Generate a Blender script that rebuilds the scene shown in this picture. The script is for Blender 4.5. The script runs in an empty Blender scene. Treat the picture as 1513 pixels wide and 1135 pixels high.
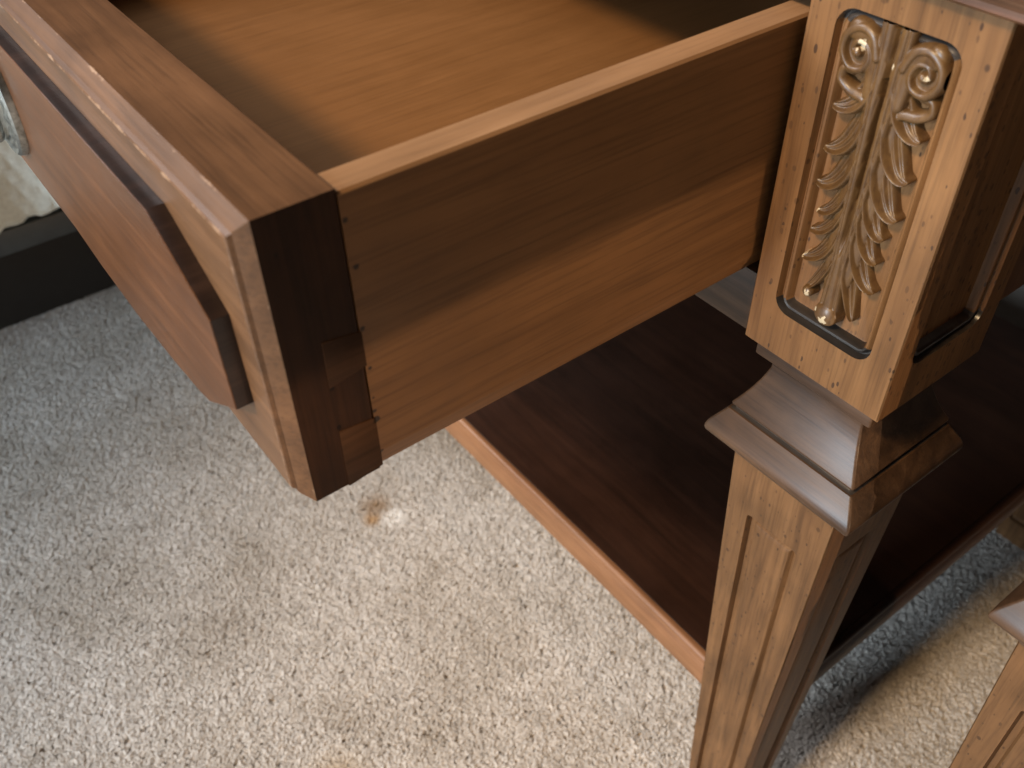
import bpy, bmesh, math, random
import numpy as np
from mathutils import Matrix, Vector
R = math.radians
ZO = 0.40                      # height of the post's block bottom above the carpet
scene = bpy.context.scene
col = scene.collection
random.seed(7); rng = np.random.default_rng(7)

# ------------------------------------------------------------------ camera
cd = bpy.data.cameras.new('camera'); cam = bpy.data.objects.new('camera', cd); col.objects.link(cam)
CR = ((0.60556514, 0.79561973, -0.01673633), (0.5338313, -0.42172909, -0.73291795), (-0.59018217, 0.43489518, -0.68011115))
CC = (0.10684745, -0.23258742, 0.23004541 + ZO)
m = Matrix.Identity(4)
for i in range(3):
    m[i][0] = CR[0][i]; m[i][1] = -CR[1][i]; m[i][2] = -CR[2][i]; m[i][3] = CC[i]
cam.matrix_world = m
cd.sensor_fit = 'HORIZONTAL'; cd.sensor_width = 36; cd.lens = 1390.55 / 1513 * 36
cd.clip_start = 0.01; cd.clip_end = 50
cd.dof.use_dof = True; cd.dof.focus_distance = 0.335; cd.dof.aperture_fstop = 16
scene.camera = cam

# ------------------------------------------------------------------ light
W = bpy.data.worlds.new('World'); scene.world = W; W.use_nodes = True
bg = W.node_tree.nodes['Background']; bg.inputs[0].default_value = (0.85, 0.93, 1.0, 1); bg.inputs[1].default_value = 0.02
scene.view_settings.view_transform = 'Standard'; scene.view_settings.look = 'None'
scene.view_settings.exposure = 0.0; scene.view_settings.gamma = 1

def lamp(name, kind, loc, target, power, colr, **kw):
    d = bpy.data.lights.new(name, kind); o = bpy.data.objects.new(name, d); col.objects.link(o)
    loc = Vector((loc[0], loc[1], loc[2] + ZO)); target = Vector((target[0], target[1], target[2] + ZO))
    o.location = loc
    o.rotation_euler = (target - loc).to_track_quat('-Z', 'Y').to_euler()
    d.energy = power; d.color = colr
    for k, v in kw.items(): setattr(d, k, v)
    return o
# warm room lamp in front and above
lamp('room_lamp', 'SPOT', (0.0, -2.05, 2.02), (0.02, 0.0, -0.05), 275, (1.0, 0.69, 0.38),
     spot_size=R(27), spot_blend=0.75, shadow_soft_size=0.17)
# tall window at the front left
lamp('window_light', 'AREA', (-1.70, -1.25, 1.60), (-0.15, -0.05, -0.1), 58, (0.94, 0.955, 1.0), shape='RECTANGLE', size=1.2, size_y=1.2)
# low window whose light slips under the furniture
lamp('low_window_light', 'AREA', (-0.24, -2.1, 0.42), (-0.05, 0.1, -0.2), 47, (0.72, 0.87, 1.0), shape='RECTANGLE', size=0.42, size_y=1.0)
# low spot added at the right to light the lower drawer side
lamp('added_side_spot', 'SPOT', (1.30, -0.01, 0.0775), (1.30 - math.cos(R(56)) * 1.0, -0.04, 0.0775 - math.sin(R(56))), 22, (1.0, 0.70, 0.44),
     spot_size=R(112), spot_blend=0.012, shadow_soft_size=0.002)

# ------------------------------------------------------------------ helpers
def tag(o, label=None, cat=None, group=None, kind=None):
    if label: o['label'] = label
    if cat: o['category'] = cat
    if group: o['group'] = group
    if kind: o['kind'] = kind
    return o
def empty(name, loc, label, cat, group=None):
    o = bpy.data.objects.new(name, None); o.location = loc; o.empty_display_size = 0.05; col.objects.link(o)
    return tag(o, label, cat, group)
def finish(me, smooth=35):
    me.validate(); me.shade_smooth(); me.set_sharp_from_angle(angle=R(smooth))
def mesh_obj(name, verts, faces, mat, parent=None, smooth=35, z0=ZO, mats=None, idx=None):
    me = bpy.data.meshes.new(name)
    me.from_pydata([(v[0], v[1], v[2] + z0) for v in verts], [], faces)
    if mats:
        for mm in mats: me.materials.append(mm)
        me.polygons.foreach_set('material_index', idx)
    else: me.materials.append(mat)
    finish(me, smooth)
    o = bpy.data.objects.new(name, me); col.objects.link(o)
    if parent is not None:
        o.parent = parent
        if parent.type == 'EMPTY': o.location = -parent.location
    return o
def bm_obj(name, bm, mat, parent=None, smooth=35, mats=None):
    bmesh.ops.recalc_face_normals(bm, faces=bm.faces)
    me = bpy.data.meshes.new(name)
    for v in bm.verts: v.co.z += ZO
    bm.to_mesh(me); bm.free()
    for mm in (mats or [mat]): me.materials.append(mm)
    finish(me, smooth)
    o = bpy.data.objects.new(name, me); col.objects.link(o)
    if parent is not None:
        o.parent = parent
        if parent.type == 'EMPTY': o.location = -parent.location
    return o
def add_box(bm, x0, x1, y0, y1, z0, z1, bev=0.001, seg=2):
    t = bmesh.new()
    bmesh.ops.create_cube(t, size=1)
    for v in t.verts:
        v.co = Vector(((x0 + x1) / 2 + v.co.x * (x1 - x0), (y0 + y1) / 2 + v.co.y * (y1 - y0), (z0 + z1) / 2 + v.co.z * (z1 - z0)))
    if bev: bmesh.ops.bevel(t, geom=t.edges[:], offset=bev, segments=seg, affect='EDGES', profile=0.6)
    tm = bpy.data.meshes.new('t'); t.to_mesh(tm); t.free(); bm.from_mesh(tm); bpy.data.meshes.remove(tm)
def add_prism(bm, pts, axis, a, b, bev=0.0):
    """polygon pts in the plane of the two other axes (in order), extruded along axis from a to b"""
    t = bmesh.new()
    def mk(p, s):
        if axis == 'x': return (s, p[0], p[1])
        if axis == 'y': return (p[0], s, p[1])
        return (p[0], p[1], s)
    A = [t.verts.new(mk(p, a)) for p in pts]; B = [t.verts.new(mk(p, b)) for p in pts]
    t.faces.new(A); t.faces.new(B[::-1])
    n = len(pts)
    for i in range(n): t.faces.new((A[i], B[i], B[(i + 1) % n], A[(i + 1) % n]))
    bmesh.ops.recalc_face_normals(t, faces=t.faces)
    if bev: bmesh.ops.bevel(t, geom=t.edges[:], offset=bev, segments=2, affect='EDGES', profile=0.6)
    tm = bpy.data.meshes.new('t'); t.to_mesh(tm); t.free(); bm.from_mesh(tm); bpy.data.meshes.remove(tm)

# ------------------------------------------------------------------ materials
class NT:
    def __init__(s, name):
        s.m = bpy.data.materials.new(name); s.m.use_nodes = True; s.t = s.m.node_tree
        s.b = s.t.nodes['Principled BSDF']
    def n(s, kind, **kw):
        x = s.t.nodes.new(kind)
        for k, v in kw.items():
            if k.startswith('i_'): x.inputs[k[2:].replace('_', ' ')].default_value = v
            else: setattr(x, k, v)
        return x
    def l(s, a, b): s.t.links.new(a, b)
    def math(s, op, a, b=None, c=None, clamp=False):
        x = s.n('ShaderNodeMath', operation=op, use_clamp=clamp)
        for i, v in enumerate((a, b, c)):
            if v is None: continue
            if isinstance(v, (int, float)): x.inputs[i].default_value = v
            else: s.l(v, x.inputs[i])
        return x.outputs[0]
    def mix(s, f, a, b, mode='MIX'):
        x = s.n('ShaderNodeMix', data_type='RGBA', blend_type=mode)
        for sock, v in ((x.inputs[0], f), (x.inputs[6], a), (x.inputs[7], b)):
            if isinstance(v, (int, float)): sock.default_value = v
            elif isinstance(v, tuple): sock.default_value = (*v, 1) if len(v) == 3 else v
            else: s.l(v, sock)
        return x.outputs[2]
    def ramp(s, f, stops):
        x = s.n('ShaderNodeValToRGB'); e = x.color_ramp.elements
        while len(e) < len(stops): e.new(0.5)
        for q, (p, c) in zip(e, stops):
            q.position = p; q.color = (*c, 1) if len(c) == 3 else c
        s.l(f, x.inputs[0]); return x.outputs[0]
    def noise(s, vec, scale, detail=4, rough=0.55, dist=0.0):
        x = s.n('ShaderNodeTexNoise'); x.inputs['Scale'].default_value = scale; x.inputs['Detail'].default_value = detail
        x.inputs['Roughness'].default_value = rough; x.inputs['Distortion'].default_value = dist
        s.l(vec, x.inputs['Vector']); return x.outputs['Fac']
    def mapped(s, vec, scale, rot=(0, 0, 0)):
        x = s.n('ShaderNodeMapping'); x.inputs['Scale'].default_value = scale; x.inputs['Rotation'].default_value = rot
        s.l(vec, x.inputs['Vector']); return x.outputs[0]
    def obj(s): return s.n('ShaderNodeTexCoord').outputs['Object']

def wood(name, dark, mid, light, axis='z', rough=0.42, flecks=0.0, coat=0.25, pores=0.35, blotch=0.35, bump=0.15, scale=1.0, rot=(0, 0, 0), wear=None, nicks=None, spec=0.35):
    k = NT(name); co = k.obj()
    st = {'x': (0.06, 1, 1), 'y': (1, 0.06, 1), 'z': (1, 1, 0.06)}[axis]
    g = k.mapped(co, st, rot)
    fine = {'x': (0.03, 1, 1), 'y': (1, 0.03, 1), 'z': (1, 1, 0.03)}[axis]
    g2 = k.mapped(co, fine, rot)
    n1 = k.noise(g, 150 * scale, 6, 0.6, 0.6)
    n2 = k.noise(g2, 900 * scale, 3, 0.6)
    n3 = k.noise(co, 22, 4, 0.6)
    c = k.ramp(n1, [(0.3, dark), (0.5, mid), (0.72, light)])
    c = k.mix(k.ramp(n2, [(0.33, (pores,) * 3), (0.52, (0, 0, 0))]), c, tuple(0.35 * a for a in dark), 'MIX')
    bl = k.ramp(n3, [(0.35, (1 - blotch,) * 3), (0.65, (1 + 0.0,) * 3)])
    c = k.mix(1.0, c, bl, 'MULTIPLY')
    if flecks:
        for sc_, pw_, rs_, zs_ in ((300, 8.0, 0.33, 0.75), (620, 4.5, 0.36, 0.45)):
            v = k.n('ShaderNodeTexVoronoi'); v.inputs['Scale'].default_value = sc_; v.inputs['Randomness'].default_value = 1
            k.l(k.mapped(co, (1, 1, zs_)), v.inputs['Vector'])
            sep = k.n('ShaderNodeSeparateColor'); k.l(v.outputs['Color'], sep.inputs[0])
            rad = k.math('MULTIPLY', k.math('POWER', sep.outputs[0], pw_), rs_ * flecks)
            inside = k.math('SUBTRACT', rad, v.outputs['Distance'])
            f = k.math('MULTIPLY', inside, 12, clamp=True)
            f = k.math('MULTIPLY', f, k.math('ADD', 0.45, k.math('MULTIPLY', sep.outputs[1], 0.5)))
            c = k.mix(f, c, (0.055, 0.026, 0.012))
    if wear or nicks: sx = k.n('ShaderNodeSeparateXYZ'); k.l(co, sx.inputs[0])
    for ax, p, q, r_ in (wear or ()):      # worn lines along an edge parallel to axis ax
        a_, b_ = [i for i in range(3) if i != ax]
        e = k.math('SQRT', k.math('ADD', k.math('POWER', k.math('ABSOLUTE', k.math('SUBTRACT', sx.outputs[a_], p)), 2.0), k.math('POWER', k.math('ABSOLUTE', k.math('SUBTRACT', sx.outputs[b_], q)), 2.0)))
        wn = k.noise(co, 110, 5, 0.75)
        f = k.math('MULTIPLY', k.math('SUBTRACT', k.math('MULTIPLY', k.math('SUBTRACT', wn, 0.47), r_ * 5), e), 2600, clamp=True)
        c = k.mix(k.math('MULTIPLY', f, 0.6), c, (0.42, 0.27, 0.17))
    for x_, y_, z_, r_ in (nicks or ()):
        d = k.n('ShaderNodeVectorMath', operation='DISTANCE'); k.l(co, d.inputs[0]); d.inputs[1].default_value = (x_, y_, z_ + ZO)
        f = k.math('MULTIPLY', k.math('SUBTRACT', r_, k.math('ADD', d.outputs['Value'], k.math('MULTIPLY', k.math('SUBTRACT', n2, 0.5), 0.0012))), 3000, clamp=True)
        c = k.mix(k.math('MULTIPLY', f, 0.9), c, (0.012, 0.006, 0.004))
    k.l(c, k.b.inputs['Base Color'])
    rr = k.math('ADD', rough - 0.08, k.math('MULTIPLY', n3, 0.18))
    k.l(rr, k.b.inputs['Roughness'])
    k.b.inputs['Specular IOR Level'].default_value = spec
    k.b.inputs['Coat Weight'].default_value = coat; k.b.inputs['Coat Roughness'].default_value = 0.28
    bp = k.n('ShaderNodeBump'); bp.inputs['Strength'].default_value = bump; bp.inputs['Distance'].default_value = 0.0006
    hgt = k.math('ADD', k.math('MULTIPLY', n2, 0.6), k.math('MULTIPLY', n1, 0.6))
    k.l(hgt, bp.inputs['Height']); k.l(bp.outputs[0], k.b.inputs['Normal'])
    return k.m

M = {}
NICKS = [(-0.063, -0.1537, 0.112, 0.0009), (-0.063, -0.1528, 0.0985, 0.0010), (-0.063, -0.1537, 0.0800, 0.0009), (-0.063, -0.1534, 0.0665, 0.0008), (-0.063, -0.1650, 0.0517, 0.0009), (-0.063, -0.1649, 0.0656, 0.0008), (-0.063, -0.1540, 0.0480, 0.0013), (-0.063, -0.1541, 0.0510, 0.0008), (-0.063, -0.1538, 0.0560, 0.0006), (-0.063, -0.1538, 0.0350, 0.0010), (-0.063, -0.1715, 0.110, 0.0007)]
M['post'] = wood('fruitwood_tan', (0.165, 0.076, 0.026), (0.235, 0.112, 0.040), (0.30, 0.150, 0.057), 'z', 0.5, flecks=1.3, blotch=0.25, coat=0.12)
M['cap'] = wood('fruitwood_moulding', (0.055, 0.027, 0.013), (0.095, 0.048, 0.023), (0.14, 0.075, 0.038), 'x', 0.5, coat=0.3, blotch=0.5, bump=0.3)
M['leg'] = wood('fruitwood_leg', (0.125, 0.059, 0.023), (0.20, 0.097, 0.038), (0.27, 0.136, 0.056), 'z', 0.5, flecks=1.1, blotch=0.3, coat=0.12)
M['top'] = wood('tabletop_wood', (0.14, 0.06, 0.03), (0.25, 0.11, 0.055), (0.34, 0.17, 0.09), 'x', 0.4, blotch=0.5)
M['front'] = wood('drawer_front_veneer', (0.12, 0.057, 0.024), (0.16, 0.076, 0.032), (0.20, 0.097, 0.042), 'x', 0.42, coat=0.12, blotch=0.3,
    wear=[(0, -0.1761, 0.1207 + ZO, 0.0009), (0, -0.1803, 0.1157 + ZO, 0.0010), (0, -0.1548, 0.1207 + ZO, 0.0006), (2, -0.063, -0.1761, 0.0006), (2, -0.0682, -0.1803, 0.0007)])
M['overlay'] = wood('overlay_veneer', (0.088, 0.034, 0.012), (0.118, 0.046, 0.016), (0.155, 0.063, 0.023), 'x', 0.36, coat=0.16, spec=0.28, blotch=0.28)
M['edge'] = wood('dark_stained_edge', (0.016, 0.007, 0.0045), (0.026, 0.012, 0.0075), (0.05, 0.025, 0.016), 'y', 0.34, coat=0.15, blotch=0.5, spec=0.3)
M['endgrain'] = wood('stained_end_grain', (0.034, 0.014, 0.0065), (0.052, 0.021, 0.0095), (0.075, 0.031, 0.013), 'z', 0.6, blotch=0.5, nicks=NICKS, coat=0.0, spec=0.15)
M['side'] = wood('drawer_side_wood', (0.185, 0.082, 0.025), (0.215, 0.097, 0.031), (0.245, 0.113, 0.037), 'y', 0.55, coat=0.05, pores=0.4, blotch=0.18, scale=0.8, nicks=NICKS)
M['bottom'] = wood('drawer_bottom_ply', (0.215, 0.097, 0.031), (0.24, 0.110, 0.036), (0.265, 0.123, 0.042), 'y', 0.5, coat=0.15, pores=0.18, blotch=0.1, rot=(0, 0, R(14)))
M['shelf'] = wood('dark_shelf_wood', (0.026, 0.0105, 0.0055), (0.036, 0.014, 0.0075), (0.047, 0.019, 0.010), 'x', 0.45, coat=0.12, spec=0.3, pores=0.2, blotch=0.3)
M['tail'] = wood('dovetail_wood', (0.06, 0.026, 0.011), (0.082, 0.036, 0.015), (0.11, 0.049, 0.020), 'y', 0.6, blotch=0.5, nicks=NICKS, coat=0.0, spec=0.15)
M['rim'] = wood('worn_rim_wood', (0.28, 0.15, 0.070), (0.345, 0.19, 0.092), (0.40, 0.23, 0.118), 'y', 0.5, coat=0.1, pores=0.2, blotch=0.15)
M['lip'] = wood('shelf_lip_wood', (0.24, 0.108, 0.048), (0.285, 0.133, 0.06), (0.33, 0.16, 0.075), 'x', 0.42, blotch=0.2)
M['panel'] = wood('side_panel_wood', (0.12, 0.048, 0.02), (0.17, 0.07, 0.03), (0.21, 0.09, 0.04), 'z', 0.45, blotch=0.3)

M['dark_bands'] = wood('dark_grey_gloss', (0.035, 0.03, 0.027), (0.06, 0.05, 0.045), (0.10, 0.085, 0.075), 'x', 0.3, coat=0.9, blotch=0.5)  # darker grey on top and bottom recess beads and the collar groove
def carving_mat():
    k = NT('carving_glaze'); co = k.obj()
    n1 = k.noise(co, 160, 5, 0.6); n2 = k.noise(k.mapped(co, (1, 1, 0.25)), 700, 3, 0.6)
    c = k.ramp(n1, [(0.2, (0.084, 0.041, 0.013)), (0.5, (0.125, 0.063, 0.020)), (0.8, (0.178, 0.095, 0.032))])
    c = k.mix(k.ramp(n2, [(0.36, (0.5,) * 3), (0.5, (0, 0, 0))]), c, (0.06, 0.027, 0.010))
    chip = None
    for (x, z, r) in CHIPS:
        d = k.n('ShaderNodeVectorMath', operation='DISTANCE')
        mp = k.n('ShaderNodeMapping'); mp.inputs['Scale'].default_value = (1, 0, 1); k.l(co, mp.inputs[0])
        k.l(mp.outputs[0], d.inputs[0]); d.inputs[1].default_value = (x, 0, z + ZO)
        q = k.math('SUBTRACT', 1.0, k.math('DIVIDE', d.outputs['Value'], r), clamp=True)
        chip = q if chip is None else k.math('MAXIMUM', chip, q)
    nn = k.noise(co, 900, 2, 0.5)
    f = k.math('MULTIPLY', k.math('SUBTRACT', k.math('ADD', k.math('MULTIPLY', chip, 0.75), nn), 0.96), 18, clamp=True)
    f = k.math('MULTIPLY', f, k.math('MULTIPLY', chip, 8, clamp=True))
    c = k.mix(f, c, (0.62, 0.50, 0.33))
    k.l(c, k.b.inputs['Base Color'])
    k.b.inputs['Roughness'].default_value = 0.46; k.b.inputs['Coat Weight'].default_value = 0.3; k.b.inputs['Coat Roughness'].default_value = 0.25
    bp = k.n('ShaderNodeBump'); bp.inputs['Strength'].default_value = 0.15; bp.inputs['Distance'].default_value = 0.0003
    k.l(k.math('ADD', n2, n1), bp.inputs['Height']); k.l(bp.outputs[0], k.b.inputs['Normal'])
    return k.m
CX = -0.03
CHIPS = [(CX + 0.0008, 0.0275, 0.004), (CX - 0.0085, 0.0325, 0.003), (CX - 0.0145, 0.046, 0.0036), (CX + 0.001, 0.1165, 0.0022),
         (CX - 0.010, 0.119, 0.0035), (CX + 0.012, 0.1165, 0.0018), (CX - 0.0035, 0.030, 0.002), (CX - 0.012, 0.064, 0.0012)]
M['carving'] = carving_mat()

def metal():
    k = NT('aged_silver'); co = k.obj()
    n = k.noise(co, 420, 4, 0.6)
    k.l(k.ramp(n, [(0.25, (0.20, 0.20, 0.18)), (0.7, (0.46, 0.46, 0.43))]), k.b.inputs['Base Color'])
    k.b.inputs['Metallic'].default_value = 0.9; k.b.inputs['Roughness'].default_value = 0.34
    bp = k.n('ShaderNodeBump'); bp.inputs['Strength'].default_value = 0.2; bp.inputs['Distance'].default_value = 0.0003
    k.l(n, bp.inputs['Height']); k.l(bp.outputs[0], k.b.inputs['Normal'])
    return k.m
M['metal'] = metal()
def plain(name, c, rough=0.6, sc=60, amt=0.25):
    k = NT(name); co = k.obj(); n = k.noise(co, sc, 4, 0.6)
    k.l(k.ramp(n, [(0.3, tuple(a * (1 - amt) for a in c)), (0.7, c)]), k.b.inputs['Base Color']); k.b.inputs['Roughness'].default_value = rough
    return k.m
M['rail'] = plain('charcoal_paint', (0.05, 0.055, 0.055), 0.45)
M['under_bed_shade'] = plain('under_bed_black', (0.014, 0.012, 0.010), 0.7)  # near-black colour for the shade under the bed
M['throw'] = plain('white_cotton', (0.80, 0.84, 0.78), 0.9, 300, 0.2)

# ------------------------------------------------------------------ carpet
def carpet_mat(tuft):
    k = NT('carpet_yarn' if tuft else 'carpet_backing')
    geo = k.n('ShaderNodeNewGeometry').outputs['Position']
    flat = k.mapped(geo, (1, 1, 0))
    if tuft:
        rnd = k.n('ShaderNodeObjectInfo').outputs['Random']
        c = k.ramp(rnd, [(0.0, (0.46, 0.418, 0.378)), (0.4, (0.53, 0.485, 0.44)), (1.0, (0.66, 0.61, 0.56))])
    else:
        c = k.mix(0.0, (0.66, 0.60, 0.54), (0, 0, 0))
    d1 = k.ramp(k.noise(flat, 7, 3, 0.55), [(0.38, (0.80, 0.775, 0.74)), (0.58, (1, 1, 1))])
    c = k.mix(0.85, c, d1, 'MULTIPLY')
    d2 = k.ramp(k.noise(flat, 26, 3, 0.6), [(0.30, (0.80, 0.77, 0.73)), (0.5, (1, 1, 1))])
    c = k.mix(0.8, c, d2, 'MULTIPLY')
    wob = k.noise(flat, 130, 3, 0.7)
    for (x, y, r, cc, a) in ((-0.3875, -0.018, 0.018, (0.30, 0.19, 0.10), 0.6), (-0.376, -0.028, 0.010, (0.46, 0.28, 0.13), 0.6), (-0.366, -0.012, 0.014, (0.86, 0.83, 0.79), 0.6), (-0.195, -0.165, 0.030, (0.42, 0.31, 0.19), 0.5)):
        d = k.n('ShaderNodeVectorMath', operation='DISTANCE'); k.l(flat, d.inputs[0]); d.inputs[1].default_value = (x, y, 0)
        q = k.math('SUBTRACT', 1.0, k.math('DIVIDE', d.outputs['Value'], r), clamp=True)
        q = k.math('MULTIPLY', k.math('MULTIPLY', q, k.math('ADD', wob, 0.3)), 2.2 * a, clamp=True)
        c = k.mix(q, c, cc)
    k.l(c, k.b.inputs['Base Color']); k.b.inputs['Roughness'].default_value = 0.85
    k.b.inputs['Sheen Weight'].default_value = 0.25
    k.b.inputs['Specular IOR Level'].default_value = 0.25
    return k.m
M['tuft'] = carpet_mat(True); M['backing'] = carpet_mat(False)

def grid_plane(name, x0, x1, y0, y1, n, mat):
    xs = np.linspace(x0, x1, n); ys = np.linspace(y0, y1, n)
    v = [(x, y, 0) for y in ys for x in xs]
    f = [(j * n + i, j * n + i + 1, (j + 1) * n + i + 1, (j + 1) * n + i) for j in range(n - 1) for i in range(n - 1)]
    return mesh_obj(name, v, f, mat, z0=0.0)
floor = tag(grid_plane('floor', -3, 3, -3, 3, 2, M['backing']), 'beige carpeted floor under the nightstands', kind='structure')

wl = mesh_obj('wall', [(-3, 0.455, 0), (3, 0.455, 0), (3, 0.455, 1.4), (-3, 0.455, 1.4), (-3, 0.475, 0), (3, 0.475, 0), (3, 0.475, 1.4), (-3, 0.475, 1.4)],
              [(0, 1, 2, 3), (5, 4, 7, 6), (3, 2, 6, 7), (1, 5, 6, 2), (4, 0, 3, 7)], plain('taupe_wall_paint', (0.075, 0.06, 0.048), 0.8), z0=0.0)
tag(wl, 'taupe wall standing behind the nightstands', kind='structure')
def tuft_mesh(seed):
    r = random.Random(seed); vs, fs = [], []
    for s in range(7):
        a = r.uniform(0, 6.28); lean = r.uniform(0.0006, 0.0030); h = r.uniform(0.0036, 0.0046); rad = r.uniform(0.00060, 0.00092)
        bx, by = r.uniform(-.0013, .0013), r.uniform(-.0013, .0013); a2 = a + r.uniform(-1.2, 1.2)
        rings = []
        for q, t in enumerate((0, 0.45, 0.8, 1.0)):
            px = bx + lean * t * t * math.cos(a + (a2 - a) * t); py = by + lean * t * t * math.sin(a + (a2 - a) * t); pz = h * (t - 0.22 * t * t * t) - 0.0006
            rr = rad * (1.0, 1.1, 1.0, 0.45)[q]
            b = len(vs)
            for w in range(5):
                an = w * 6.283 / 5
                vs.append((px + rr * math.cos(an), py + rr * math.sin(an), pz + (rr * 0.5 * math.cos(an - a) * -t)))
            rings.append(b)
        for q in range(3):
            for w in range(5):
                fs.append((rings[q] + w, rings[q] + (w + 1) % 5, rings[q + 1] + (w + 1) % 5, rings[q + 1] + w))
        fs.append(tuple(rings[3] + w for w in range(5)))
    me = bpy.data.meshes.new('carpet_tuft'); me.from_pydata(vs, [], fs); me.materials.append(M['tuft']); me.shade_smooth()
    return me
tcol = bpy.data.collections.new('carpet_tufts')
for s in range(6):
    tcol.objects.link(bpy.data.objects.new('carpet_tuft', tuft_mesh(s)))
pile = grid_plane('carpet_pile', -1.15, 0.35, -0.62, 0.62, 2, M['tuft'])
tag(pile, 'beige cut pile carpet tufts covering the floor', kind='stuff')
gn = bpy.data.node_groups.new('carpet_pile', 'GeometryNodeTree')
gn.interface.new_socket('Geometry', in_out='INPUT', socket_type='NodeSocketGeometry')
gn.interface.new_socket('Geometry', in_out='OUTPUT', socket_type='NodeSocketGeometry')
N = gn.nodes.new
gi, go = N('NodeGroupInput'), N('NodeGroupOutput')
dp = N('GeometryNodeDistributePointsOnFaces'); dp.distribute_method = 'POISSON'
dp.inputs['Distance Min'].default_value = 0.0013; dp.inputs['Density Max'].default_value = 420000
ci = N('GeometryNodeCollectionInfo'); ci.inputs['Collection'].default_value = tcol; ci.inputs['Separate Children'].default_value = True
ci.inputs['Reset Children'].default_value = True
ip = N('GeometryNodeInstanceOnPoints'); ip.inputs['Pick Instance'].default_value = True
rv = N('FunctionNodeRandomValue'); rv.data_type = 'FLOAT_VECTOR'
rv.inputs[0].default_value = (-0.25, -0.25, 0); rv.inputs[1].default_value = (0.25, 0.25, 6.283)
rs = N('FunctionNodeRandomValue'); rs.data_type = 'FLOAT'; rs.inputs[2].default_value = 0.74; rs.inputs[3].default_value = 1.06
L = gn.links.new
L(gi.outputs[0], dp.inputs['Mesh']); L(dp.outputs['Points'], ip.inputs['Points']); L(ci.outputs[0], ip.inputs['Instance'])
L(rv.outputs[0], ip.inputs['Rotation'])
L([o for o in rs.outputs if o.type == 'VALUE' and o.enabled][0] if [o for o in rs.outputs if o.type == 'VALUE' and o.enabled] else rs.outputs[1], ip.inputs['Scale'])
L(ip.outputs[0], go.inputs[0])
md = pile.modifiers.new('pile', 'NODES'); md.node_group = gn
pile.location.z = 0.0005

# ------------------------------------------------------------------ nightstand
NW, ND = 0.517, 0.42           # outer width and depth of a nightstand
BASE = Vector((-NW / 2, ND / 2, 0.0))
ns = empty('nightstand', BASE, 'walnut nightstand with its drawer pulled out and a gilded leaf carving on its corner post', 'nightstand', 'pair of carved nightstands')

def rr_ring(u0, u1, z0, z1, r, nc=6):
    pts = []
    for (cx, cz, a0) in ((u1 - r, z1 - r, 0), (u0 + r, z1 - r, 90), (u0 + r, z0 + r, 180), (u1 - r, z0 + r, 270)):
        for i in range(nc):
            a = R(a0 + 90 * i / (nc - 1)); pts.append((cx + r * math.cos(a), cz + r * math.sin(a)))
    return pts
def panel_faces(outer, inner, radius, prof, nc=7):
    """rings of (u, z, depth): the face of a block with a moulded sunk panel"""
    rings = [[(u, z, 0.0005) for u, z in rr_ring(*outer, 0.0006, nc)]]
    o2 = (outer[0] + 0.0005, outer[1] - 0.0005, outer[2] + 0.0005, outer[3] - 0.0005)
    rings.append([(u, z, 0.0) for u, z in rr_ring(*o2, 0.0006, nc)])
    for inset, dep in prof:
        q = (inner[0] + inset, inner[1] - inset, inner[2] + inset, inner[3] - inset)
        rings.append([(u, z, dep) for u, z in rr_ring(*q, max(radius - inset, 0.0008), nc)])
    return rings
def rings_to_mesh(rings, fn, V, F, cap=True):
    b = len(V); n = len(rings[0])
    for ring in rings: V.extend(fn(*p) for p in ring)
    for k in range(len(rings) - 1):
        for i in range(n):
            j = (i + 1) % n
            F.append((b + k * n + i, b + k * n + j, b + (k + 1) * n + j, b + (k + 1) * n + i))
    if cap: F.append(tuple(b + (len(rings) - 1) * n + i for i in range(n)))
def rot4(q, u, dep_h):
    # side q of a square post centred on (CX, .03): returns x, y of local (u along, outward distance dep_h)
    c, s = ((1, 0), (0, 1), (-1, 0), (0, -1))[q]
    lx, ly = u, -dep_h
    return CX + c * lx - s * ly, 0.03 + s * lx + c * ly
PROF = [(0.0, 0.0002), (0.0002, 0.0014), (0.0006, 0.0032), (0.0011, 0.0033), (0.0015, 0.0023), (0.0024, 0.0015), (0.0031, 0.0017), (0.0037, 0.0026), (0.0040, 0.0038), (0.0044, 0.0048), (0.0052, 0.005)]
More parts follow.
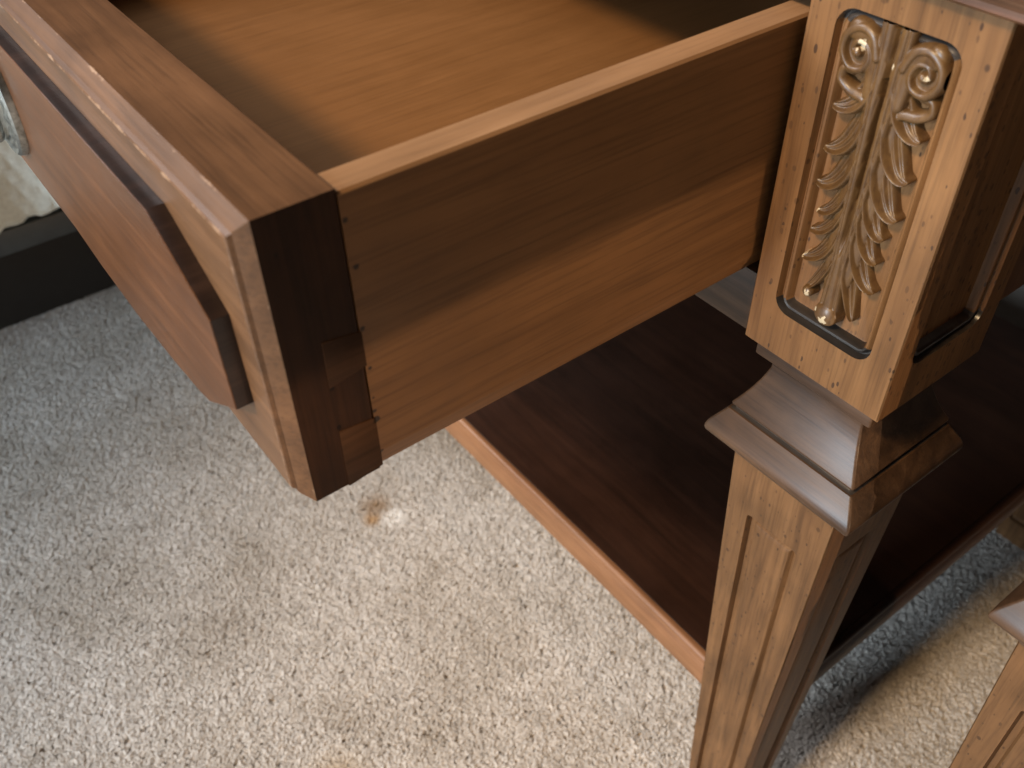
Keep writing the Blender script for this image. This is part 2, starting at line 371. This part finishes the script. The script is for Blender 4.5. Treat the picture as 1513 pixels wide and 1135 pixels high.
def make_post(parent):
    V, F, I = [], [], []
    for q in range(4):
        n0 = len(F)
        rg = panel_faces((-0.03, 0.03, 0.0, 0.1385), (-0.0202, 0.0202, 0.0192, 0.1275), 0.0062, PROF)
        rings_to_mesh(rg, lambda u, z, d: (*rot4(q, u, 0.03 - d), z), V, F)
        nr = len(rg[0])
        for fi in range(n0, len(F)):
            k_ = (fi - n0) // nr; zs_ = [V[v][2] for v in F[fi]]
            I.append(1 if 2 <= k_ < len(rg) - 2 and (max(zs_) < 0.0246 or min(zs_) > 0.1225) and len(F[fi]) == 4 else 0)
    # caps
    b = len(V); e = 0.0294
    V += [(CX - e, 0.03 - e, 0.0003), (CX + e, 0.03 - e, 0.0003), (CX + e, 0.03 + e, 0.0003), (CX - e, 0.03 + e, 0.0003)]
    F.append((b, b + 3, b + 2, b + 1)); I.append(0)
    post = mesh_obj('corner_post', V, F, None, parent, 28, mats=[M['post'], M['dark_bands']], idx=I)
    # moulded collar
    prof = [(0.0255, 0.0010), (0.0264, -0.0010), (0.0264, -0.0076), (0.0262, -0.0079), (0.0218, -0.0084), (0.0213, -0.0088), (0.0213, -0.0128), (0.0215, -0.0150), (0.0224, -0.0185), (0.0238, -0.0225),
            (0.0256, -0.0268), (0.0276, -0.0308), (0.0293, -0.0338), (0.0299, -0.0347), (0.0299, -0.0354), (0.0290, -0.0357), (0.0286, -0.0374), (0.0300, -0.0378), (0.0306, -0.0380), (0.0330, -0.0416),
            (0.0352, -0.0450), (0.0360, -0.0466), (0.0365, -0.0482), (0.0366, -0.0496), (0.0363, -0.0509), (0.0350, -0.0524), (0.0331, -0.0537), (0.0316, -0.0543), (0.0316, -0.0556), (0.0309, -0.0560), (0.0302, -0.0580), (0.0286, -0.0598), (0.0268, -0.0612), (0.0262, -0.0640)]
    V, F = [], []; nc = 4
    for h, z in prof:
        V.extend((CX + u, 0.03 + w, z) for u, w in rr_ring(-h, h, -h, h, 0.0010, nc))
    n = 4 * nc
    for k in range(len(prof) - 1):
        for i in range(n):
            j = (i + 1) % n; F.append((k * n + i, k * n + j, (k + 1) * n + j, (k + 1) * n + i))
    F.append(tuple(range(n))[::-1])
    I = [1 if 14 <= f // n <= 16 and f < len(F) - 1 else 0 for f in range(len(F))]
    mesh_obj('collar_moulding', V, F, None, post, 30, mats=[M['cap'], M['dark_bands']], idx=I)
    # tapered leg with a sunk panel on every side
    V, F = [], []
    H = lambda z: 0.0263 + (z + 0.0625) * (0.0263 - 0.0176) / (0.3450 - 0.0625)
    lp = [(0.0, 0.0001), (0.0003, 0.0014), (0.0008, 0.0034), (0.0030, 0.0038), (0.0037, 0.0026), (0.0044, 0.0016), (0.0052, 0.0013), (0.0080, 0.0011)]
    for q in range(4):
        rg = panel_faces((-1, 1, -0.3985, -0.0620), (-1, 1, -0.375, -0.0935), 0.001, [])
        rings = []
        for k, ring in enumerate(rg):
            rings.append([(*rot4(q, u * H(z) if k == 0 else u * (H(z) - 0.0005), H(z) - d), z) for u, z, d in [(math.copysign(1, u) if abs(u) > 0.98 else u, z, d) for u, z, d in ring]])
        for inset, dep in lp:
            ring = rr_ring(-0.0138 + inset, 0.0138 - inset, -0.375 + inset, -0.0935 - inset, max(0.0022 - inset, 0.0005), 7)
            out = []
            for u, z in ring:
                s = 1.0 - 0.16 * (-0.0935 - z) / 0.28
                out.append((*rot4(q, u * s, H(z) - dep), z))
            rings.append(out)
        rings_to_mesh(rings, lambda x, y, z: (x, y, z), V, F)
    mesh_obj('tapered_leg', V, F, M['leg'], post, 28)
    return post

# ---- acanthus relief: a height field over the sunk panel, millimetres
def carving(parent):
    st = 0.17
    xs = np.arange(-17.0, 17.01, st); zs = np.arange(22.5, 127.3, st)
    X, Z = np.meshgrid(xs, zs)
    wob = 0.25 * np.sin(Z * 0.37 + X * 0.2) + 0.15 * np.sin(Z * 1.1)
    Hh = np.full(X.shape, -1.0)
    def put(h, mask):
        nonlocal Hh
        Hh = np.where(mask, np.maximum(Hh, h), Hh)
    def path(bx, bz, wf, hf, sgn):
        """relief along a polyline; wf(t): half width; hf(t, s): height, s across from -1 (outer/upper edge) to 1"""
        bx = np.asarray(bx) * sgn; bz = np.asarray(bz); t = np.linspace(0, 1, len(bx))
        lo = (X > bx.min() - 6) & (X < bx.max() + 6) & (Z > bz.min() - 6) & (Z < bz.max() + 6)
        xx, zz = X[lo].astype(np.float32), Z[lo].astype(np.float32)
        D = (xx[:, None] - bx.astype(np.float32)) ** 2 + (zz[:, None] - bz.astype(np.float32)) ** 2
        k = D.argmin(1)
        gx, gz = np.gradient(bx), np.gradient(bz); gl = np.hypot(gx, gz) + 1e-9; gx, gz = gx / gl, gz / gl
        sd = (gx[k] * (zz - bz[k]) - gz[k] * (xx - bx[k])) * sgn
        al = gx[k] * (xx - bx[k]) + gz[k] * (zz - bz[k])
        d = np.where((k == 0) | (k == len(bx) - 1), np.hypot(sd, al), np.abs(sd))
        tt = np.clip(t[k] + al / (gl[k] * len(bx)), 0, 1); w = wf(tt); s = -np.sign(sd) * d / np.maximum(w, 1e-3)
        ins = np.abs(s) < 1
        h = hf(tt, s) * np.clip(1 - np.abs(s) ** 6, 0, 1) ** 0.3
        full = np.full(X.shape, -1.0); full[lo] = np.where(ins, h, -1.0)
        put(full, full > 0)
    def stroke(P0, P1, P2, wf, hf, sgn):
        t = np.linspace(0, 1, 150)
        path((1 - t) ** 2 * P0[0] + 2 * t * (1 - t) * P1[0] + t * t * P2[0], (1 - t) ** 2 * P0[1] + 2 * t * (1 - t) * P1[1] + t * t * P2[1], wf, hf, sgn)
    def spline(P, n=26):
        P = np.array([P[0]] + list(P) + [P[-1]], float); out = []
        for i in range(1, len(P) - 2):
            for u in np.linspace(0, 1, n, endpoint=False):
                a, b, c, d = P[i - 1], P[i], P[i + 1], P[i + 2]
                out.append(0.5 * (2 * b + (c - a) * u + (2 * a - 5 * b + 4 * c - d) * u * u + (3 * b - a - 3 * c + d) * u ** 3))
        out = np.array(out); return out[:, 0], out[:, 1]
    gs = lambda s, c, w: np.exp(-((s - c) / w) ** 2)
    # leaf body under the lobes, fluted towards the midrib
    bw = np.interp(Z, [34, 50, 62, 90, 108, 122], [3.5, 6.4, 6.6, 6.8, 6.0, 4.2])
    ub = np.abs(X) / bw
    put(2.0 + 1.0 * np.sqrt(np.clip(1 - ub ** 2, 0, 1)), (ub < 1) & (Z > 36) & (Z < 124))
    for sgn in (-1, 1):
        jit = random.Random(3 + sgn)
        lobes = [((1.2, 66), (3.4, 43), (10.4, 31.5), 2.8), ((1.6, 76), (4.6, 44.5), (14.8, 46.0), 3.2), ((1.8, 85), (4.8, 54.0), (13.4, 56.0), 2.9), ((2.0, 92), (5.0, 62.0), (12.4, 64.4), 2.9),
                 ((2.2, 106), (5.6, 70.0), (15.0, 73.4), 4.1), ((2.6, 116), (5.8, 82.5), (15.0, 86.2), 4.0), ((3.0, 122), (5.6, 97), (15.6, 99.4), 3.7)]
        for i, (a, b, c, w) in enumerate(lobes):
            c = (c[0] + jit.uniform(-.7, .5), c[1] + jit.uniform(-.8, .8))
            base = 2.2 + 0.10 * i
            def wf(t, w=w): return w * np.clip(1.0 - np.clip((t - 0.42) / 0.58, 0, 1) ** 1.6, 0, 1) ** 0.62 * (0.55 + 0.45 * np.clip(t / 0.5, 0, 1)) + 0.05
            def hf(t, s, base=base):
                g = 1 - 0.75 * np.clip((t - 0.55) / 0.45, 0, 1)
                return (base + 1.35 * s * g + 0.75 * gs(s, 0.68, 0.24) + 0.45 * gs(s, -0.72, 0.2) - 0.85 * gs(s, 0.22, 0.17) * g - 0.65 * gs(s, -0.3, 0.15) * g
                        + 2.6 * np.clip(t - 0.6, 0, 1) ** 1.4)
            stroke(a, b, c, wf, hf, sgn)
        # fluted stem beside the midrib
        stroke((1.7, 50), (2.3, 92), (3.2, 126.8), lambda t: 1.5 + 1.1 * t, lambda t, s: 3.3 + 0.7 * t + 0.6 * (1 - s * s) - 0.4 * gs(s, 0.2, 0.16), sgn)
        # sheath that carries the scroll
        px, pz = spline([(4.6, 106), (5.4, 116), (8.2, 121.5), (12.5, 122.2)])
        path(px, pz, lambda t: 2.6 + 1.2 * t, lambda t, s: 3.6 + 0.5 * (1 - s * s) + 0.3 * t, sgn)
        rr = np.hypot((X * sgn - 10.4), (Z - 116.8) * 0.92)
        put(np.where(rr < 6.6, 2.9 + 0.2 * (1 - rr / 6.6), -1), rr < 6.6)
        # volute
        px, pz = spline([(4.2, 117), (6.6, 122.2), (11.0, 123.6), (15.2, 120.6), (15.8, 115.6), (12.6, 111.6), (8.3, 112.2), (6.6, 115.8), (8.2, 119.2), (11.3, 119.6), (12.6, 117.2), (11.2, 115.4), (10.2, 116.3)])
        path(px, pz, lambda t: 1.75 - 0.75 * t, lambda t, s: 4.9 - 0.7 * t - 1.0 * s * s * (0.6 + 0.4 * t) + 0.2 * s, sgn)
        rr = np.hypot((X * sgn - 10.7), Z - 116.5); put(3.6 + 1.3 * np.sqrt(np.clip(1 - (rr / 1.5) ** 2, 0, 1)), rr < 1.45)
        # small curl under it
        px, pz = spline([(3.6, 101), (6.5, 103.6), (11.5, 104.6), (15.0, 107.0), (14.6, 110.0), (11.6, 110.2)])
        path(px, pz, lambda t: 2.0 - 0.5 * t, lambda t, s: 3.5 - 0.8 * s * s + 0.3 * s, sgn)
    # lower tongue and its bulb
    stroke((0, 72), (0.3, 50), (0.6, 29.0), lambda t: 1.4 + 3.0 * t, lambda t, s: 3.1 + 0.9 * (1 - s * s) + 0.6 * t - 0.5 * np.exp(-((s - 0.45) / 0.12) ** 2) - 0.5 * np.exp(-((s + 0.5) / 0.12) ** 2), 1)
    rb = np.hypot(X - 0.6, (Z - 29.0) * 1.05)
    put(3.3 + 2.1 * np.sqrt(np.clip(1 - (rb / 4.6) ** 2, 0, 1)), rb < 4.5)
    rb = np.hypot(X + 8.8, Z - 33.0); put(2.4 + 1.6 * np.sqrt(np.clip(1 - (rb / 2.3) ** 2, 0, 1)), rb < 2.2)
    # head between the scrolls
    hd = (np.abs(X) < 0.5 + 0.28 * (Z - 110)) & (Z > 112) & (Z < 126.5)
    put(4.3 - 0.35 * np.abs(X), hd)
    # midrib groove
    g = np.exp(-(X / 0.65) ** 2) * np.clip((Z - 52) / 8, 0, 1)
    Hh = np.where(Hh > 0, np.maximum(Hh - 1.9 * g, 0.7), Hh)
    # light smoothing keeps edges from stair-stepping
    S = Hh.copy()
    for _ in range(1):
        p = np.pad(S, 1, mode='edge')
        S = (p[1:-1, 1:-1] * 4 + p[:-2, 1:-1] + p[2:, 1:-1] + p[1:-1, :-2] + p[1:-1, 2:]) / 8
    keep = S > -0.8
    cell = keep[:-1, :-1] | keep[1:, :-1] | keep[:-1, 1:] | keep[1:, 1:]
    idx = -np.ones(X.shape, int); used = np.zeros(X.shape, bool)
    for a in (slice(0, -1), slice(1, None)):
        for b in (slice(0, -1), slice(1, None)): used[a, b] |= cell
    idx[used] = np.arange(used.sum())
    V = np.stack([CX + X[used] / 1000, 0.005 - np.where(S[used] > 0, S[used] * 1.3, S[used]) / 1000, Z[used] / 1000], 1)
    jj, ii = np.nonzero(cell)
    F = np.stack([idx[jj, ii], idx[jj, ii + 1], idx[jj + 1, ii + 1], idx[jj + 1, ii]], 1)
    o = mesh_obj('acanthus_carving', V.tolist(), F.tolist(), M['carving'], parent, 60)
    return o

post = make_post(ns); post['label'] = 'carved front corner post beside the pulled out drawer'
carve = carving(post)
def copy_part(o, dx, dy, skip=()):
    c = o.copy(); col.objects.link(c); c.location = o.location + Vector((dx, dy, 0))
    if 'label' in c: del c['label']
    for ch in o.children:
        if ch in skip: continue
        d = ch.copy(); col.objects.link(d); d.parent = c
    return c
copy_part(post, -(NW - 0.06), 0); copy_part(post, 0, ND - 0.06, (carve,)); copy_part(post, -(NW - 0.06), ND - 0.06, (carve,))

# table top
bm = bmesh.new()
add_box(bm, -NW - 0.02, 0.02, -0.02, ND + 0.01, 0.152, 0.172, 0.004, 3)
top = bm_obj('tabletop', bm, M['top'], ns)
bm = bmesh.new()
prof = [(0.004, 0.1386), (-0.0035, 0.1386), (-0.0052, 0.1398), (-0.0050, 0.1415), (-0.0035, 0.1425), (-0.0050, 0.1445), (-0.0095, 0.1480), (-0.0140, 0.1520), (0.004, 0.1520)]
V, F = [], []
for o_, z_ in prof:
    V += [(-NW + o_, o_, z_), (-o_, o_, z_), (-o_, ND - o_, z_), (-NW + o_, ND - o_, z_)]
for k in range(len(prof) - 1):
    for i in range(4):
        j = (i + 1) % 4; F.append((k * 4 + i, k * 4 + j, k * 4 + 4 + j, k * 4 + 4 + i))
mesh_obj('top_moulding', V, F, M['top'], top, 40)
bm.free()
# panels and rails
def slab(name, x0, x1, y0, y1, z0, z1, mat, parent=ns, bev=0.001):
    b = bmesh.new(); add_box(b, x0, x1, y0, y1, z0, z1, bev); return bm_obj(name, b, mat, parent)
slab('side_panel', -0.030, -0.010, 0.0605, ND - 0.0605, 0.004, 0.1385, M['panel'])
slab('side_panel', -NW + 0.010, -NW + 0.030, 0.0605, ND - 0.0605, 0.004, 0.1385, M['panel'])
slab('back_panel', -NW + 0.0605, -0.0605, ND - 0.03, ND - 0.012, 0.004, 0.1385, M['panel'])
slab('front_rail', -NW + 0.0605, -0.0602, 0.006, 0.040, -0.003, 0.0235, M['cap'])
slab('front_rail', -NW + 0.0605, -0.0602, 0.004, 0.040, 0.1235, 0.1380, M['cap'])
# drawer runner seen through the gap
slab('drawer_runner', -0.0755, -0.0600, 0.041, ND - 0.035, 0.010, 0.0245, M['panel'])
# shelf with its lips
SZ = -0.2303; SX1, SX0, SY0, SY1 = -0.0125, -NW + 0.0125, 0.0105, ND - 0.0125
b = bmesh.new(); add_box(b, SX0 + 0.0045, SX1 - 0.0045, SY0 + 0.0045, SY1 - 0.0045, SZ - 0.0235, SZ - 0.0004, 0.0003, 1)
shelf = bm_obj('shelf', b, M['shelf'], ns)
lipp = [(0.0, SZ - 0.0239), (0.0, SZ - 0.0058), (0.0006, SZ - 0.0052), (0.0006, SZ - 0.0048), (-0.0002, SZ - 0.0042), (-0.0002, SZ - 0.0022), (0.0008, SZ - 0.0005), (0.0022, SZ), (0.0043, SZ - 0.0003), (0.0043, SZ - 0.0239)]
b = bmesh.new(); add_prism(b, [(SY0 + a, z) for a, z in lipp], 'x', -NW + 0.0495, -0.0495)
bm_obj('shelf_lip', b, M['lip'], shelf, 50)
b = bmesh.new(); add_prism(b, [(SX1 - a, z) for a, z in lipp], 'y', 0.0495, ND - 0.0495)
bm_obj('shelf_lip', b, M['shelf'], shelf, 50)  # side lip takes the dark shelf colour to stand in for its shade

# ---- drawer: carcass > front board, overlay, bottom, pull
XD, XL = -0.063, -NW + 0.063
YF, YB, DZ0, DZ1 = -0.1761, 0.205, 0.029, 0.1207
YI = -0.1548                         # back of the front board
ST = 0.0112                          # side thickness
b = bmesh.new()
RIM = DZ1 - 0.0012
sec = [(XD - 0.0030, 0.0275), (XD - 0.0002, 0.0348), (XD, 0.0356), (XD, RIM - 0.0008), (XD - 0.0008, RIM), (XD - ST + 0.0012, RIM), (XD - ST, RIM - 0.0012), (XD - ST, 0.0275)]
def side_section(mir):
    return [((XL + XD) - x if mir else x, z) for x, z in sec]
add_prism(b, side_section(False), 'y', YI + 0.0002, YB); add_prism(b, side_section(True), 'y', YI + 0.0002, YB)
tails_ = []
# dovetail tails reaching into the front board
for z0, z1, fl in ((0.0662, 0.0812, 0.0018), (0.0285, 0.0502, 0.0014)):
    nf_ = len(b.faces)
    add_prism(b, [(YI + 0.0006, z0 + fl), (YI + 0.0006, z1 - fl), (-0.1652, z1), (-0.1655, z0)], 'x', XD - 0.006, XD + 0.00025, 0.0001)
    b.faces.ensure_lookup_table(); tails_ += [f for f in b.faces[nf_:]]
add_box(b, XL + ST, XD - ST, YB - 0.012, YB, 0.0275, RIM - 0.004, 0.001)
b.normal_update()
for f in tails_: f.material_index = 2
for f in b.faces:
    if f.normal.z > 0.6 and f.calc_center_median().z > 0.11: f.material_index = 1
drawer = bm_obj('drawer', b, M['side'], ns, mats=[M['side'], M['rim'], M['tail']]); drawer['label'] = 'pulled out drawer with dovetailed side'
# bottom board
slab('drawer_bottom', XL + ST - 0.003, XD - ST + 0.003, YI + 0.0, YB - 0.011, 0.041, 0.045, M['bottom'], drawer, 0)
# front board: chamfered box with a quirk, dark stained end
def front_ring(d, y):
    return [(XL + d, y, DZ0 + d), (XD - d, y, DZ0 + d), (XD - d, y, DZ1 - d), (XL + d, y, DZ1 - d)]
fp = [(0.0004, YI), (0.0, YI - 0.0004), (0.0, YF + 0.0004), (0.0005, YF - 0.0001), (0.0022, -0.1779), (0.0034, -0.1790), (0.0036, -0.1786), (0.0040, -0.1786), (0.0046, -0.1800), (0.0052, -0.1803), (0.007, -0.1803)]
V, F, I = [], [], []
for d, y in fp: V += front_ring(d, y)
for k in range(len(fp) - 1):
    for i in range(4):
        j = (i + 1) % 4; F.append((k * 4 + i, k * 4 + j, k * 4 + 4 + j, k * 4 + 4 + i)); I.append(1 if (i in (1, 3, 0) and k in (0, 1)) else 0)
F.append((0, 3, 2, 1)); I.append(0); n_ = len(V); F.append((n_ - 4, n_ - 3, n_ - 2, n_ - 1)); I.append(0)
dfront = mesh_obj('drawer_front', V, F, None, drawer, 20, mats=[M['front'], M['endgrain']], idx=I)
# overlay board with cut corners
YO = -0.1855; cxm = (XL + XD) / 2
half = [(-0.080, 0.0574), (-0.080, 0.0873), (-0.109, 0.1046)]
low = [(-0.1035, 0.0428), (-0.106, 0.0408), (-0.1085, 0.0412), (-0.112, 0.0395), (-0.135, 0.0368), (-0.165, 0.0352), (-0.20, 0.0365), (-0.225, 0.0395)]
right = half[::-1] ; outline = [(x, z) for x, z in half] + [(2 * cxm - x, z) for x, z in half[::-1]] + [(2 * cxm - x, z) for x, z in low] + low[::-1]
t = bmesh.new()
A = [t.verts.new((x, YO, z)) for x, z in outline]; B = [t.verts.new((x, -0.1800, z)) for x, z in outline]
t.faces.new(A); nn = len(outline)
for i in range(nn):
    f = t.faces.new((A[i], B[i], B[(i + 1) % nn], A[(i + 1) % nn])); f.material_index = 1
bmesh.ops.bevel(t, geom=[e for e in t.edges if e.verts[0] in A and e.verts[1] in A], offset=0.0004, segments=2, affect='EDGES', profile=0.6)
bm_obj('front_overlay', t, M['overlay'], drawer, 30, mats=[M['overlay'], M['edge']])
# pull: round backplate, ring
PC = (-0.283, 0.077); PR = 0.030
lp = [(0.0, 0.0042), (0.006, 0.0042), (0.0085, 0.0022), (0.0115, 0.0014), (0.018, 0.0016), (0.0205, 0.0024), (0.0222, 0.0036), (0.024, 0.0040), (0.0258, 0.0036), (0.0272, 0.0030), (0.0285, 0.0034), (0.0296, 0.0026), (0.0300, 0.0006), (0.0300, -0.0002)]
V, F = [], []; nseg = 72
for r_, h_ in lp[1:]:
    for i in range(nseg):
        a = 2 * math.pi * i / nseg
        hh = h_ + (0.0004 * math.sin(a * 18) if 0.021 < r_ < 0.027 else 0)
        V.append((PC[0] + r_ * math.cos(a), YO - hh, PC[1] + r_ * math.sin(a)))
for k in range(len(lp) - 2):
    for i in range(nseg):
        j = (i + 1) % nseg; F.append((k * nseg + i, k * nseg + j, (k + 1) * nseg + j, (k + 1) * nseg + i))
F.append(tuple(range(nseg)))
mesh_obj('pull_backplate', V, F, M['metal'], drawer, 40)
def torus(name, c, Rm, rm, mat, parent, n1=48, n2=10):
    V, F = [], []
    for i in range(n1):
        a = 2 * math.pi * i / n1
        for j in range(n2):
            q = 2 * math.pi * j / n2
            V.append((c[0] + (Rm + rm * math.cos(q)) * math.cos(a), c[1] + rm * math.sin(q), c[2] + (Rm + rm * math.cos(q)) * math.sin(a)))
    for i in range(n1):
        for j in range(n2):
            F.append((i * n2 + j, ((i + 1) % n1) * n2 + j, ((i + 1) % n1) * n2 + (j + 1) % n2, i * n2 + (j + 1) % n2))
    return mesh_obj(name, V, F, mat, parent, 60)
torus('pull_ring', (PC[0], YO - 0.0068, PC[1] - 0.006), 0.0155, 0.0021, M['metal'], drawer)

# ------------------------------------------------------------------ second nightstand beside it (drawer closed)
d2 = Vector((0.064 + NW, 0.010, 0))
ns2 = ns.copy(); col.objects.link(ns2); ns2.location = ns.location + d2
tag(ns2, 'second nightstand of which only a tapered leg shows at the lower right edge', 'nightstand', 'pair of carved nightstands')
for ch in list(ns.children):
    c = ch.copy(); col.objects.link(c); c.parent = ns2
    if 'label' in c: del c['label']
    if ch is drawer: c.location = c.location + Vector((0, 0.1803, 0))
    for g in ch.children:
        q = g.copy(); col.objects.link(q); q.parent = c

# ------------------------------------------------------------------ bed at the left, its rail and the crocheted throw over it
bed = empty('bed', (-1.3, 0.2, 0), 'low bed with a charcoal side rail beyond the drawer', 'bed')
BX = -0.755
RZ = -0.2685
slab('side_rail', BX - 0.03, BX, -1.0, 1.0, RZ, RZ + 0.024, M['rail'], bed, 0.002)
for y_ in (-1.0, 0.98): slab('light_stop_board', BX - 1.0, BX - 0.031, y_, y_ + 0.02, -0.399, RZ + 0.02, M['rail'], bed, 0.002)  # unseen boards added to keep light out from under the bed
slab('under_bed_shade', BX - 0.95, BX - 0.085, -0.97, 0.97, -0.399, RZ - 0.001, M['under_bed_shade'], bed, 0.002)  # added dark block standing in for the shade under the bed
slab('mattress', BX - 1.0, BX - 0.02, -0.98, 0.98, RZ + 0.025, 0.06, M['throw'], bed, 0.02)
for (x, y) in ((BX - 0.06, -0.9), (BX - 0.06, 0.9), (BX - 0.95, -0.9), (BX - 0.95, 0.9)):
    b = bmesh.new(); add_prism(b, [(x - 0.025, y - 0.025), (x + 0.025, y - 0.025), (x + 0.025, y + 0.025), (x - 0.025, y + 0.025)], 'z', -0.3995, RZ - 0.0001, 0.002); bm_obj('leg', b, M['rail'], bed)
# throw: a folded, sagging sheet hanging down the rail side with a scalloped tasselled hem
ny, nz = 260, 90
V, F = [], []
for j in range(nz):
    t_ = j / (nz - 1)
    for i in range(ny):
        y = -0.75 + 1.5 * i / (ny - 1)
        hang = 0.158 + 0.005 * abs(math.sin(y * 130))
        fold = 0.010 * math.sin(y * 23) + 0.006 * math.sin(y * 57 + 1) + 0.004 * math.sin(y * 9)
        if t_ < 0.35:
            q = t_ / 0.35; x = BX - 0.32 + 0.325 * q; z = 0.071 + 0.006 * math.sin(y * 31 + q * 5) - 0.006 * q ** 6
        else:
            q = (t_ - 0.35) / 0.65; x = BX + 0.010 + fold * q + 0.010 * q; z = 0.065 - (hang + 0.135) * q
            # openwork rows
            x += 0.0025 * math.sin(y * 420) * math.sin(q * 60)
        V.append((x, y, z))
for j in range(nz - 1):
    for i in range(ny - 1):
        F.append((j * ny + i, j * ny + i + 1, (j + 1) * ny + i + 1, (j + 1) * ny + i))
th = mesh_obj('throw', V, F, M['throw'], None, 80)
tag(th, 'white crocheted throw with scalloped hem hanging over the bed rail', 'throw')
so = th.modifiers.new('thick', 'SOLIDIFY'); so.thickness = 0.003
